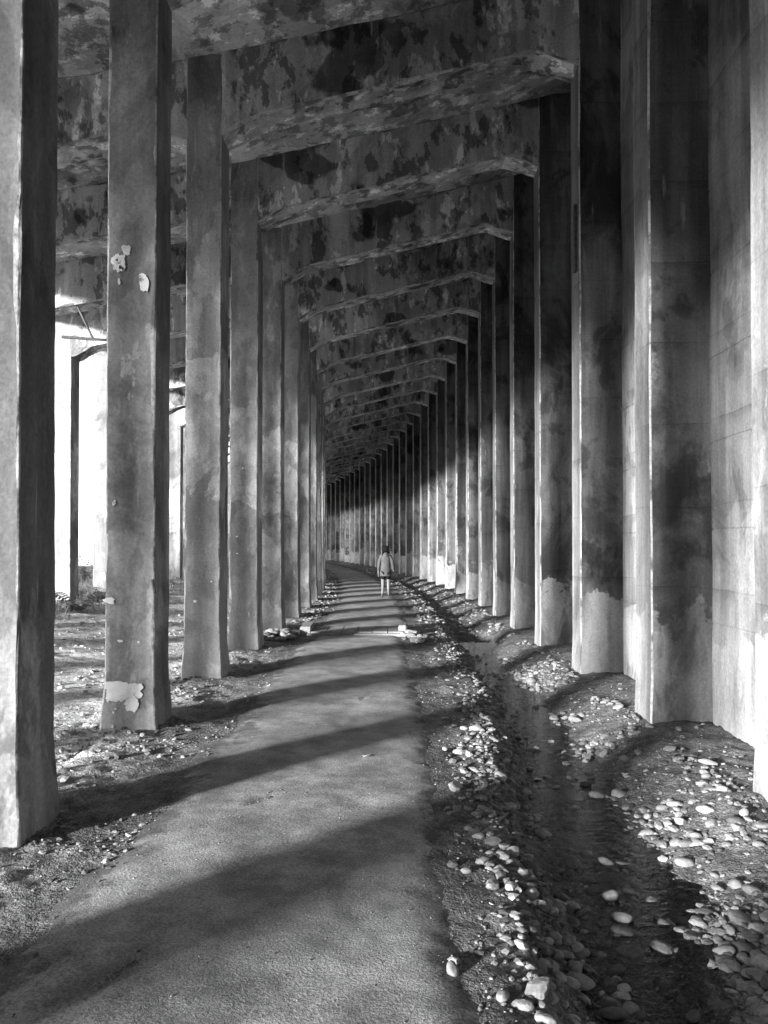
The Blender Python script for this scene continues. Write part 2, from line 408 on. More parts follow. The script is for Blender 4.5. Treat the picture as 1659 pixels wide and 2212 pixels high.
shed = empty('snow_shed', (0, 0, 0))
tag(shed, 'long curving concrete snow shed with rows of square columns and sloping roof beams', 'snow shed')
KMIN, KMAX = -17, 34
def fr(k): return S0 + SP*k
PS = 0.20; OS = -0.20; SHIFT = {('column', -1): 0.08, ('pilaster', 0): 0.42, ('pilaster', 1): 0.22}
def wear(me):
    # the chamfer faces are the first two of every four in a ring of sixteen
    if not me.materials: raise RuntimeError('material first')
    me.materials.append(M['edge']); q = len(me.materials)-1
    for i, p_ in enumerate(me.polygons):
        if len(p_.vertices) == 4 and i % 4 in (0, 1): p_.material_index = q
def make_col(name, u0, u1, k, ztop_, mat, dep, zb=-0.5, flare=0.03, near=True):
    s0 = fr(k) + SHIFT.get((name, k), PS if name == 'pilaster' else 0.0); rings = []
    if name == 'column' and u1 < -5: s0 = fr(k) + (0.02 if k == -2 else OS)
    if name == 'column' and k == 0 and u1 > -3: u0 += 0.06; u1 += 0.06
    n = 6 if k < -2 else 64 if (near and k < 5) else (30 if k < 9 else 12)
    for i in range(n+1):
        z = zb + (ztop_-zb)*i/n
        f = flare*sm(0.55, 0.0, z)
        lean = 0.01*nz(z*0.5, k*3.1)
        rings.append([W(u0-f+lean, s0-f, z), W(u1+f+lean, s0-f, z), W(u1+f+lean, s0+dep+f, z), W(u0-f+lean, s0+dep+f, z)])
    v, f_ = member(rings, 0.014 if name == 'pilaster' else 0.012, 0.010 if name == 'pilaster' else 0.022, 0.002)
    me = mesh(name, v, f_)
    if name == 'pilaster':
        me.materials.append(mat); me.materials.append(M['growth_shade'])
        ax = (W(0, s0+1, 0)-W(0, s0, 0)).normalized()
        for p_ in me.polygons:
            if abs(p_.normal.dot(ax)) > 0.8: p_.material_index = 1  # front and back faces get the darker copy with painted shade
    else: me.materials.append(mat)
    wear(me)
    return obj(name, me, mat, shed)
cols = {}; pils = {}; beams_out = {}
for k in range(KMIN, KMAX+1):
    s0 = fr(k)
    cols[k] = make_col('column', UL-CW, UL, k, ztop(UL-CW)+0.05, M['column'], CD)
    make_col('column', UO-CW, UO, k, ztop(UO-CW)+0.05, M['column'], CD, near=k > 2)
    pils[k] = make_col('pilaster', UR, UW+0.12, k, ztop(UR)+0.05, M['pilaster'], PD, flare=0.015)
    n = 10 if k < -1 else 40 if k < 6 else (22 if k < 14 else 10)
    for nm, ua, ub, sf in (('in', UL-0.03, UR+0.03, soffit_in), ('out', UO-0.03, UL-CW+0.03, soffit_out), ('eave', UO-CW-0.35, UO-CW+0.03, None)):
        rings = []
        stops = [ua + (ub-ua)*i/n for i in range(n+1)] if sf else [ua + (ub-ua)*i/4 for i in range(5)]
        for u in stops:
            if sf: zs = sf(max(min(u, UR), UO)) if nm == 'out' else sf(max(min(u, UR), UL))
            else: zs = 5.95 + 0.35*(UO-CW-u)/0.35
            zs += 0.012*nz(u*2, k*5.0); zt = ztop(u)+0.02
            s1 = s0 + (SHIFT.get(('pilaster', k), PS)*(u-UL)/(UR-UL) if nm == 'in' else ((OS*(UL-CW-u)/(UL-CW-UO) if nm == 'out' else OS) if k != -2 else 0.0))
            rings.append([W(u, s1+0.006, zs), W(u, s1+0.006, zt), W(u, s1+CD-0.008-0.02*(u > 0), zt), W(u, s1+CD-0.008-0.02*(u > 0), zs)])
        v, f_ = member(rings, 0.018, 0.06, 0.008)
        me = mesh('beam', v, f_); me.materials.append(M['beam']); wear(me)
        o = obj('beam', me, M['beam'], shed)
        if nm == 'out': beams_out[k] = o
# wall panels between the pilasters, with recessed pour joints
JT = [0.95, 1.78, 2.55, 3.30, 4.05, 4.80, 5.55, 6.3, 7.05, 7.8]
zrows = [-0.5]
for z in JT: zrows += [z-0.35, z-0.014, z-0.004, z+0.004, z+0.014]
zrows += [8.2, 9.0]
for k in range(KMIN, KMAX):
    a, b = fr(k)+PD-0.05, fr(k+1)+0.05
    nc = 3 if k < -1 else 14 if k < 4 else 5
    vv = []
    for z in zrows:
        gr = 0.007 if any(abs(z-j) < 0.006 for j in JT) else 0.0
        for i in range(nc+1):
            s = a+(b-a)*i/nc
            lvl = 0.012*nz(math.floor((z+0.01)/0.75)*3.3, k*2.2)     # each pour stands a little proud or back
            vv.append(W(UW + gr + lvl + 0.012*nz(s*0.9, z*0.9, 4), s, z + 0.012*nz(s*1.5, z*4)))
    base = len(vv); faces = []
    for j in range(len(zrows)-1):
        for i in range(nc):
            q = j*(nc+1)+i; faces.append((q, q+nc+1, q+nc+2, q+1))
    # back face for thickness
    vb = [W(UW+0.3, a, -0.5), W(UW+0.3, b, -0.5), W(UW+0.3, b, 9.0), W(UW+0.3, a, 9.0)]
    vv += vb; faces.append((base, base+3, base+2, base+1))
    tl = (len(zrows)-1)*(nc+1)
    faces.append((tl, base+3, base+2, tl+nc)) ; faces.append((0, nc, base+1, base))
    obj('wall_panel', mesh('wall_panel', vv, faces), M['wall'], shed)
# roof slabs, one bay at a time
us_r = [UO-CW-0.4, UO-CW-0.2, UO, -6.2, -5.2, -4.2, -3.2, UL-0.2, -1.5, -0.7, 0.1, 0.9, 1.7, 2.5, UW+0.35]
for k in range(KMIN-1, KMAX+1):
    a, b = fr(k)+CD/2+0.001, fr(k+1)+CD/2-0.001
    sr = [a, a+CD/2, (a+b)/2-.4, (a+b)/2+.4, b-CD/2, b]
    vv = []; nu = len(us_r)
    for top in (0, 1):
        for s in sr:
            for u in us_r: vv.append(W(u, s, ztop(u) + 0.24*top + (0.03*nz(u*0.8, s*0.8, 3) if not top else 0)))
    L = nu*len(sr); faces = []
    for j in range(len(sr)-1):
        for i in range(nu-1):
            q = j*nu+i; faces.append((q, q+nu, q+nu+1, q+1)); faces.append((L+q, L+q+1, L+q+nu+1, L+q+nu))
    for i in range(nu-1):
        faces.append((i, i+1, L+i+1, L+i)); q = (len(sr)-1)*nu+i; faces.append((q, L+q, L+q+1, q+1))
    for j in range(len(sr)-1):
        q = j*nu; faces.append((q, L+q, L+q+nu, q+nu)); q += nu-1; faces.append((q, q+nu, L+q+nu, L+q))
    obj('roof_slab', mesh('roof_slab', vv, faces), M['roof'], shed)

# old white paint left on columns
def blotch(name, k, u, z, rw, rh, seed, parent, lobes=26, face='front'):
    """irregular flake of paint on the front of an inner column, 3 mm thick"""
    vv = []; n = lobes*2
    for ring, dy in ((1.0, 0.0), (0.985, -0.004)):
        for i in range(n):
            a = 2*math.pi*i/n
            r = (abs(math.cos(a))**4+abs(math.sin(a))**4)**-0.25*0.72 + 0.45*nz(math.cos(a)*0.9+seed, math.sin(a)*0.9, seed) + 0.16*nz(math.cos(a)*3.5+seed, math.sin(a)*3.5, 1) + 0.10*nz(math.cos(a)*9+seed, math.sin(a)*9, 2)
            vv.append(W(u+rw*r*ring*math.cos(a), fr(k)-0.012+dy - (0.03*sm(0.55, 0.0, z) if z < 0.55 else 0), z+rh*r*ring*math.sin(a)))
    faces = [tuple(range(n, 2*n))[::-1]] + [(i, (i+1) % n, n+(i+1) % n, n+i) for i in range(n)]
    return obj(name, mesh(name, vv, faces), M['white_paint'], parent)
# metal left-overs on the shed
def bar(name, a, b, r, mat, parent):
    a, b = Vector(a), Vector(b); d = (b-a).normalized(); x = d.orthogonal().normalized(); y = d.cross(x)
    vv = [p+(x*math.cos(t)+y*math.sin(t))*r for p in (a, b) for t in [i*math.pi/4 for i in range(8)]]
    ff_ = [(i, (i+1) % 8, 8+(i+1) % 8, 8+i) for i in range(8)] + [tuple(range(7, -1, -1)), tuple(range(8, 16))]
    return obj(name, mesh(name, vv, ff_), mat, parent)
s = fr(4)-0.06
bar('bracket_bar', W(-6.3, s, 5.62), W(-5.35, s, 5.55), 0.028, M['steel'], beams_out[4])
bar('bracket_strut', W(-6.05, s, 6.3), W(-5.7, s, 5.58), 0.022, M['steel'], beams_out[4])
bar('bracket_hanger', W(-5.38, s+0.03, 6.35), W(-5.38, s+0.0, 5.55), 0.02, M['steel'], beams_out[4])
me = box_mesh('metal_channel', 0.05, 0.09, 0.86, 0.006)
o = obj('metal_channel', me, M['steel'], pils[2]); o.location = W(UR-0.012, fr(2)+PD-0.10, 5.12)
bar('iron_hook', W(UL-0.015, fr(1)-0.01, 1.34), W(UL+0.012, fr(1)-0.03, 1.22), 0.014, M['steel'], cols[1])

# ------------------------------------------------------------------ culvert of concrete slabs across the path
cv = empty('slab_culvert', ground(-0.7, CULV)); tag(cv, 'row of pale concrete slabs laid across the path as a drain cover', 'drain cover')
cz = zg(-0.7, CULV, False)
def put(name, me, u, s, z, mat, rz=0.0, parent=cv):
    o = obj(name, me, mat, parent); p_ = W(u, s, z)
    if parent: p_ = p_ - parent.location
    o.location = p_; o.rotation_euler.z = rz; return o
sm_me = box_mesh('slab', 0.268, 1.0, 0.09, 0.008)
for i in range(6):
    put('slab', sm_me, -1.30+0.275*i, CULV+rnd.uniform(-.008, .008), cz-0.02+rnd.uniform(-.004, .004), M['slab'], rnd.uniform(-.006, .006))
put('edge_strip', box_mesh('edge_strip', 1.75, 0.09, 0.08, 0.01), -0.62, CULV-0.56, cz-0.035, M['slab'])
for nm, u, dz in (('left', -1.55, -0.05), ('right', 0.21, -0.03)):
    me = box_mesh('end_block', 0.20 if nm == 'left' else 0.15, 0.98 if nm == 'left' else 0.6, 0.34, 0.016, 2)
    put('end_block', me, u, CULV+(0.02 if nm == 'left' else -0.12), cz-0.14+dz, M['slab'], 0.03 if nm == 'left' else -0.05)

# ------------------------------------------------------------------ stones
def ico(sub):
    bm = bmesh.new(); bmesh.ops.create_icosphere(bm, subdivisions=sub, radius=1.0)
    v = [x.co.copy() for x in bm.verts]; f = [tuple(y.index for y in x.verts) for x in bm.faces]; bm.free(); return v, f
ICO = {1: ico(1), 2: ico(2), 3: ico(3)}
def stone_shape(seed, angular, sub):
    r_ = random.Random(seed); V, F = ICO[sub]
    ax = Vector((1.0, r_.uniform(0.6, 0.9), r_.uniform(0.36, 0.6)))
    pl = []
    for _ in range(16 if angular else 11):
        d = Vector((r_.gauss(0, 1), r_.gauss(0, 1), r_.gauss(0, 1))).normalized()
        pl.append((d, r_.uniform(0.62, 0.9) if angular else r_.uniform(0.82, 0.97)))
    out = []
    for v in V:
        rad = 1.0
        for d, h in pl:
            c = v.dot(d)
            if c > 0.05: rad = min(rad, h/c) if angular else min(rad, 0.35*1.0+0.65*h/c)
        rad *= 1.0 + (0.06 if angular else 0.16)*mn.noise(v*1.4+Vector((seed, 0, 0))) + 0.05*mn.noise(v*3.6+Vector((0, seed, 0)))
        out.append(Vector((v.x*ax.x, v.y*ax.y, v.z*ax.z))*rad*0.5)
    return out, F
SH = {}
for ang in (0, 1):
    for sub in (1, 2, 3):
        SH[(ang, sub)] = [stone_shape(100+7*i+ang*50, ang, sub) for i in range(9)]
stones = []     # (u, s, size, angular, zone, sink, dark)
def scatter(n, zone, fu, fs, size, ang, clump=None, sink=0.3, dark=0.0):
    made = tries = 0
    while made < n and tries < n*30:
        tries += 1
        s = fs(); u = fu(s)
        if clump and clump(u, s) < rnd.random(): continue
        stones.append((u, s, size(), int(rnd.random() < ang), zone, sink, rnd.random() < dark)); made += 1
def sz(a, b, pw=2.2): return lambda: a + (b-a)*rnd.random()**pw
def geos(a, b): return lambda: a*(b/a)**rnd.random()
def cl(f, lo, hi, sd): return lambda u, s: sm(lo, hi, nz(u*f, s*f, sd))
# strip between path and stream
scatter(1500, 'strip', lambda s: stream_c(s)-stream_w(s)-0.20+rnd.gauss(0, 0.15), geos(2.0, 15), sz(0.025, 0.10), 0.75, cl(1.6, -0.6, 0.3, 1.0), 0.25)
scatter(800, 'strip', lambda s: stream_c(s)-stream_w(s)-0.26+rnd.gauss(0, 0.16), geos(5.0, 14), sz(0.03, 0.11), 0.75, None, 0.25)
# bank under the wall
scatter(1300, 'bank', lambda s: rnd.uniform(stream_c(s)+stream_w(s)-0.02, 2.28), geos(2.4, 14), sz(0.03, 0.12), 0.5, cl(1.3, -0.25, 0.35, 7.0), 0.3)
# in the water
scatter(130, 'water', lambda s: stream_c(s)+rnd.uniform(-.9, .9)*stream_w(s), geos(2.2, 13), sz(0.04, 0.15, 1.5), 0.5, None, 0.25, 0.4)
# far ditch
scatter(1900, 'ditch', lambda s: rnd.uniform(0.62, 2.26), geos(15, 60), sz(0.05, 0.17), 0.7, cl(0.9, -0.8, 0.1, 3.0), 0.3)
# left shoulder and gravel outside
scatter(4200, 'gravel', lambda s: rnd.uniform(-3.6, -1.4), geos(1.8, 26), sz(0.012, 0.06, 2.2), 0.6, cl(1.5, -0.5, 0.5, 12.0), 0.3)
scatter(260, 'shoulder', lambda s: rnd.gauss(-2.35, 0.25), geos(4.5, 16), sz(0.05, 0.11), 0.6, cl(1.2, -0.5, 0.2, 15.0), 0.3)
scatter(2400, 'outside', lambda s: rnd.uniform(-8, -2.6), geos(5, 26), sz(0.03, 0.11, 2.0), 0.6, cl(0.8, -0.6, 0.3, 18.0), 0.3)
scatter(1800, 'gravel', lambda s: rnd.uniform(0.3, 1.1), geos(1.6, 12), sz(0.010, 0.035, 2.5), 0.6, None, 0.3)
scatter(2600, 'gravel', lambda s: rnd.uniform(1.35, 2.7), geos(2.0, 13), sz(0.012, 0.055, 2.3), 0.6, None, 0.3)
scatter(520, 'grit', lambda s: rnd.uniform(-1.5, 0.4), geos(1.8, 9), sz(0.006, 0.016, 2.0), 0.6, None, 0.25)
for hu, hs, hw, hl, ang in HOLES[:2]:
    for _ in range(22):
        q = rnd.gauss(0, hl*0.3); p_ = rnd.gauss(0, hw*0.22)
        stones.append((hu+p_*math.cos(ang)+q*math.sin(ang), hs-p_*math.sin(ang)+q*math.cos(ang), rnd.uniform(.008, .02), 1, 'grit', 0.3, False))
for k in range(0, 6):
    for _ in range(60):
        q = rnd.choice(('f', 'i', 'o')); t = rnd.random(); g_ = 0.07+abs(rnd.gauss(0, .07))
        u, s = (UL-CW*t, fr(k)-g_) if q == 'f' else ((UL+g_, fr(k)+CD*t) if q == 'i' else (UL-CW-g_, fr(k)+CD*t))
        stones.append((u, s, 0.018+0.06*rnd.random()**2.2, 1, 'shoulder', .3, False))
    for _ in range(40):
        q = rnd.random(); g_ = 0.07+abs(rnd.gauss(0, .06)); ps = SHIFT.get(('pilaster', k), PS)
        u, s = (UR+0.45*rnd.random(), fr(k)+ps-g_) if q < .6 else (UR-g_, fr(k)+ps+PD*rnd.random())
        stones.append((u, s, 0.02+0.07*rnd.random()**2.2, 1, 'bank', .3, False))
# far edge of the path
scatter(500, 'shoulder', lambda s: rnd.choice((-1.75, -1.85, -2.0))+rnd.gauss(0, .12), geos(16, 45), sz(0.05, 0.14), 0.6, None, 0.3)
# rocks heaped by the culvert
for _ in range(46): stones.append((-1.95+rnd.gauss(0, .17), 13.75+rnd.gauss(0, .32), rnd.uniform(.10, .27), 1, 'heap_left', .25, False))
for _ in range(40): stones.append((0.45+rnd.gauss(0, .12)+0.02, 13.45+rnd.gauss(0, .28), rnd.uniform(.09, .24), 1, 'heap_right', .25, False))
# the stones one can single out
# x, y, width, height in the source photograph's lower right quarter, turned into places on the ground
def ray_ground(px, py, zoff=0.0):
    """point on the ground seen at a pixel of the 1659 x 2212 view"""
    th = R(1.0); ya = R(0.544)
    xc = (px-829.5)/1685; yc = -(py-(1106+47.6))/1685
    d = Vector((xc, math.cos(th)-yc*math.sin(th), math.sin(th)+yc*math.cos(th)))
    d = Matrix.Rotation(ya, 3, 'Z') @ d
    z = 0.0
    for _ in range(14):
        t = (z+zoff-1.65)/d.z; x, y = d.x*t, d.y*t
        z = zg(x-off(y), y, False) + rise(y)
    return x-off(y), y
SPEC = [(665,1385,165,1,.2),(845,1372,125,0,.2),(1002,1322,98,0,.25),(822,1318,80,0,.3),(910,1268,62,1,.2),(740,1258,84,0,.3),(985,1468,88,0,.2),(710,1212,48,0,.2),
 (1520,1325,72,0,.2),(1590,1288,82,0,.3),(1440,1278,56,1,.2),(1302,858,92,0,.25),(1430,912,52,0,.15),(1525,948,84,0,.25),(1592,992,84,0,.25),(1442,970,68,1,.25),(1290,992,64,0,.25),
 (1258,776,64,0,.2),(1192,782,80,1,.2),(1346,747,72,0,.3),(1482,782,52,0,.25),(925,578,84,0,.2),(1016,570,78,0,.3),(826,589,84,0,.3),(797,718,64,1,.2),(1400,437,76,0,.2),
 (1392,497,46,0,.15),(1302,262,74,0,.2),(1272,292,44,0,.2),(950,397,52,1,.1),(306,542,80,1,.15),(470,948,110,1,.2),(356,907,52,0,.2),(316,632,62,0,.3),(836,897,62,1,.25),
 (1214,1132,84,1,.25),(768,1008,84,1,.15),(792,1198,88,1,.3),(322,377,62,0,.3),(264,378,40,0,.1),(726,1522,54,0,.2),(850,1566,104,0,.35),(1460,555,60,0,.25),(1270,632,46,0,.2),
 (1205,620,60,0,.25),(1140,662,60,1,.25),(1615,1425,80,1,.3),(1240,595,40,0,.25),(535,850,64,0,.25),(595,850,44,0,.2),(600,1165,60,1,.3),(650,1168,36,0,.1),(680,1465,64,1,.3),(820,1465,42,0,.2),
 (1555,660,56,0,.2),(1640,720,70,0,.2),(1620,790,54,0,.25),(1110,1540,70,1,.3),(500,1110,26,0,.2),(575,1115,40,0,.2),(440,870,50,0,.25),(520,635,60,1,.2),(505,495,70,1,.2),(400,290,62,0,.2),(345,290,40,0,.1),(415,380,50,1,.2),(640,85,60,0,.2),(735,245,60,1,.2),(825,250,66,1,.25),(960,170,50,0,.2),(1010,195,56,0,.25),(1100,390,66,1,.25),(1235,380,66,1,.2),(1290,378,36,0,.15),(1040,420,50,0,.2)]
spec_objs = []
for (x, y, wpx, ang, sink) in SPEC:
    px = (1512 + x/1.0972)/1.8228; py = (2600 + y/1.0972)/1.8228
    u, s = ray_ground(px, py+wpx*0.12)
    size = wpx/1.0972/1.8228 * s/1685
    c, hw = stream_c(s), stream_w(s)
    zone = 'strip' if u < c-hw+.02 else ('water' if u < c+hw-.02 else 'bank')
    stones.append((u, s, size*1.05, ang, 'spec_'+zone, sink, x == 1192 or x == 768))
NUM = ['no', 'one', 'two', 'three', 'four', 'five', 'six', 'seven', 'eight', 'nine', 'ten', 'many']
LAB = {'strip': ('stone between path and stream', 'stony strip between path and stream'),
       'bank': ('stone on the pilaster bank', 'stones on the bank below the pilasters'),
       'water': ('stone in the stream', 'stones in the shallow water'),
       'ditch': ('rock in the ditch', 'rocks in the ditch beyond the drain cover'),
       'shoulder': ('stone by the inner columns', 'stones at the foot of the inner columns'),
       'outside': ('stone between the column rows', 'stones between the column rows'),
       'heap_left': ('rock heaped between drain cover and inner column', 'rock heap on the column side of the drain cover'),
       'heap_right': ('rock heaped between drain cover and ditch', 'rock heap on the ditch side of the drain cover')}
def in_shed_member(u, s):
    if any(-CW-0.04 < u-b < 0.04 for b in (UL, UO)) and ((s-S0) % SP) < CD+0.05: return True
    if u > UR-0.05 and ((s-S0) % SP) < PD+0.05: return True
    return u > UW-0.05 or (abs(s-CULV) < 0.62 and -1.66 < u < 0.52)
stones = [t for t in stones if t[4].startswith('heap') or not in_shed_member(t[0], t[1])]
def key(t):
    x, y = xy(t[0], t[1])
    if t[4] in ('gravel', 'grit'): return 0
    if t[1] < 2 or abs(x/max(y, .1)) > 0.56: return 0
    vis = 1.0 if t[0] > -1.9 else 0.6
    if t[4].startswith('heap'): vis = 1.8
    return (9 if t[4].startswith('spec') else vis*t[2]/math.hypot(x, y))
stones.sort(key=key, reverse=True)
MESHC = {}
NIND = 300
def height_at(u, s):
    pe = path_edges(s)
    z = zg(u, s)
    if pe[0] < u < pe[1]: z = max(z, zpath(u, s))
    return z
rest = {}
heaped = []
for i, (u, s, size, ang, zone, sink, dark) in enumerate(stones):
    zn = zone[5:] if zone.startswith('spec') else zone
    sub = 3 if size/s > 0.022 else (2 if i < NIND else 1)
    var = rnd.randrange(9)
    base = W(u, s, height_at(u, s))
    V, F = SH[(ang, sub)][var]
    hz = size*0.25
    lift = hz*(1-2*(sink+(0.10 if not zone.startswith('heap') else 0)))
    if zn.startswith('heap'):
        for (hu, hs, hsz) in heaped:
            if math.hypot(hu-u, hs-s) < 0.4*(hsz+size)*0.75: lift += 0.10*size
        heaped.append((u, s, size)); lift = min(lift, 0.14)
    rot = Matrix.Rotation(rnd.uniform(0, 6.28), 3, 'Z') @ Matrix.Rotation(rnd.gauss(0, .22), 3, 'X') @ Matrix.Rotation(rnd.gauss(0, .22), 3, 'Y')
    if i < NIND and zn in LAB:
        tone = 'dark' if dark else rnd.choice(('grey', 'dark', 'dark') if zn == 'water' else ('pale', 'grey', 'grey', 'dark') if not zone.startswith('spec') else ('pale', 'grey', 'grey'))
        kx = (ang, sub, var, tone)
        if kx not in MESHC:
            MESHC[kx] = mesh('stone', V, F, not ang); MESHC[kx].materials.append(M[tone+'_stone'])
        o = bpy.data.objects.new('stone', MESHC[kx]); C.objects.link(o)
        o.location = base + Vector((0, 0, lift)); o.rotation_euler = rot.to_euler(); o.scale = (size,)*3
        shp = 'angular' if ang else 'rounded'
        big = 'big' if size > .12 else ('fist-sized' if size > .075 else 'small')
        lab = f'{big} {tone} {shp} {LAB[zn][0]}'
        if not zn.startswith('heap'):
            q = round((CULV-s)/SP)
            lab += ', level with the slab drain cover' if q == 0 else (f', {NUM[abs(q)]} frame bay{"s" if abs(q) > 1 else ""} {"before" if q > 0 else "beyond"} the drain cover')
        tag(o, lab, 'stone', LAB[zn][1])
    else:
        rest.setdefault(zn, []).append((base+Vector((0, 0, lift)), rot, size, V, F))
RL = {'strip': ('loose_stones', 'small loose stones filling the strip between path and stream'),
      'bank': ('bank_stones', 'small loose stones scattered on the bank under the wall'),
      'water': ('bed_stones', 'small stones on the stream bed'), 'ditch': ('ditch_rubble', 'mass of rubble filling the ditch beyond the drain cover'),
      'shoulder': ('edge_stones', 'small stones along the column side of the path'), 'outside': ('outer_gravel', 'sunlit rubble between the inner and outer columns'),
      'gravel': ('gravel', 'fine gravel over the bare soil'), 'grit': ('grit', 'specks of grit lying on the path'),
      'heap_left': ('heap_rubble', 'small rubble by the drain cover'), 'heap_right': ('heap_rubble', 'small rubble by the ditch end of the drain cover')}
for zn, lst in rest.items():
    vv = []; ff = []
    for loc, rot, size, V, F in lst:
        b = len(vv); vv += [loc + rot @ (v*size) for v in V]; ff += [tuple(b+q for q in f) for f in F]
    o = obj(RL[zn][0], mesh(RL[zn][0], vv, ff), M['outer_stone' if zn == 'outside' else 'stone']); tag(o, RL[zn][1], 'gravel', kind='stuff')

# paint flakes (after the columns)
blotch('paint_patch', 1, -2.36, 0.36, 0.22, 0.13, 3.1, cols[1]); blotch('paint_patch', 1, -2.28, 0.24, 0.07, 0.09, 5.2, cols[1])
blotch('paint_patch', 1, -2.44, 4.17, 0.07, 0.09, 8.4, cols[1]); blotch('paint_patch', 1, -2.36, 4.27, 0.05, 0.06, 1.9, cols[1])
blotch('paint_patch', 1, -2.20, 3.98, 0.05, 0.09, 2.7, cols[1])
blotch('paint_patch', 1, -2.50, 1.15, 0.07, 0.03, 4.4, cols[1])
blotch('paint_patch', 0, -2.33, 1.75, 0.05, 0.09, 6.4, cols[0]); blotch('paint_patch', 0, -2.22, 0.55, 0.06, 0.12, 9.4, cols[0])
for q in range(12):
    blotch('paint_spot', 1, -2.38+rnd.gauss(0, .09), 0.30+rnd.gauss(0, .13), rnd.uniform(.008, .025), rnd.uniform(.008, .02), q*2.3+.4, cols[1], 8)
for q in range(7):
    blotch('paint_spot', 1, -2.40+rnd.gauss(0, .07), 4.15+rnd.gauss(0, .12), rnd.uniform(.008, .02), rnd.uniform(.008, .025), q*2.9+.7, cols[1], 8)
for q in range(9):
    k = rnd.choice((1, 2, 2, 3, 3)); blotch('paint_spot', k, UL-rnd.uniform(.06, .38), rnd.uniform(.6, 3.0), rnd.uniform(.012, .03), rnd.uniform(.012, .03), q*1.7, cols[k], 8)

# ------------------------------------------------------------------ plants outside
def fern_mesh(seed, fronds, L, w_):
    r_ = random.Random(seed); vv = []; ff = []
    for i in range(fronds):
        az = 2*math.pi*i/fronds + r_.uniform(-.3, .3); ln = L*r_.uniform(.7, 1.1); up = r_.uniform(.8, 1.25)
        d = Vector((math.cos(az), math.sin(az), 0)); sd = Vector((-math.sin(az), math.cos(az), 0))
        def P(t): return d*(ln*0.75*t) + Vector((0, 0, ln*(up*t - 0.85*t*t*up)))
        n = 15
        for j in range(n):
            t = (j+1)/n; p0 = P(t); p1 = P(min(1, t+0.06)); ww = w_*ln*math.sin(math.pi*min(1, 0.12+0.88*t))**0.8
            for sg in (-1, 1):
                tip = p0 + sd*sg*ww + d*ww*0.35 - Vector((0, 0, ww*0.3)); b = len(vv)
                vv += [p0, p0+(p1-p0)*0.75, tip]; ff.append((b, b+1, b+2))
        for j in range(6):
            a, c_ = P(j/6), P((j+1)/6); b = len(vv); vv += [a-sd*.004, a+sd*.004, c_+sd*.003, c_-sd*.003]; ff.append((b, b+1, b+2, b+3))
    return mesh('fern', vv, ff)
def shrub_mesh(seed, Hh):
    r_ = random.Random(seed); vv = []; ff = []
    for i in range(16):
        az = r_.uniform(0, 6.28); tilt = r_.uniform(.05, .5); h = Hh*r_.uniform(.5, 1)
        d = Vector((math.cos(az)*math.sin(tilt), math.sin(az)*math.sin(tilt), math.cos(tilt)))
        sd = d.orthogonal().normalized(); b = len(vv)
        vv += [sd*.006, -sd*.006, d*h-sd*.002, d*h+sd*.002]; ff.append((b, b+1, b+2, b+3))
        for j in range(26):
            t = r_.uniform(.2, 1); p0 = d*h*t; q = Vector((r_.gauss(0, 1), r_.gauss(0, 1), r_.gauss(0.2, .6))).normalized(); e = q.orthogonal().normalized()
            l = r_.uniform(.04, .09); b = len(vv); p0 = p0+q*r_.uniform(0, .08)
            vv += [p0, p0+q*l*.5+e*l*.28, p0+q*l, p0+q*l*.5-e*l*.28]; ff.append((b, b+1, b+2, b+3))
    return mesh('shrub', vv, ff)
FM = [fern_mesh(i, 11+i % 4, 0.75+0.08*i, 0.22) for i in range(5)]
BM_ = [shrub_mesh(i+20, 0.9+0.12*i) for i in range(5)]
for me in FM+BM_: me.materials.append(M['fern'])
fp = []
for _ in range(34): fp.append((rnd.uniform(-11.5, -6.4), rnd.uniform(9, 36)))
for _ in range(16): fp.append((rnd.uniform(-8.6, -6.0), rnd.uniform(13.5, 22)))
for u, s in fp:
    if any(-CW-.15 < u-b < .15 for b in (UL, UO)) and ((s-S0) % SP) < CD+.2: continue
    o = bpy.data.objects.new('fern', FM[rnd.randrange(5)]); C.objects.link(o); o.location = ground(u, s)-Vector((0, 0, .02)); o.rotation_euler.z = rnd.uniform(0, 6.28); o.scale = (rnd.uniform(.6, 1.15),)*3
    tag(o, 'sunlit fern growing around the outer row of columns', 'fern', 'ferns around the outer columns')
for _ in range(32):
    u, s = rnd.uniform(-12, -8.2), rnd.uniform(8, 44)
    o = bpy.data.objects.new('shrub', BM_[rnd.randrange(5)]); C.objects.link(o); o.location = ground(u, s)-Vector((0, 0, .02)); o.rotation_euler.z = rnd.uniform(0, 6.28); o.scale = (rnd.uniform(.7, 1.3),)*3
    tag(o, 'leafy shrub on the open slope outside the outer columns', 'shrub', 'shrubs outside the outer columns')
# a small fern at the foot of a column
o = bpy.data.objects.new('fern', FM[0]); C.objects.link(o); o.location = ground(-2.75, 6.75); o.scale = (.28,)*3
tag(o, 'tiny fern among gravel at the foot of the paint-flaked column', 'fern')
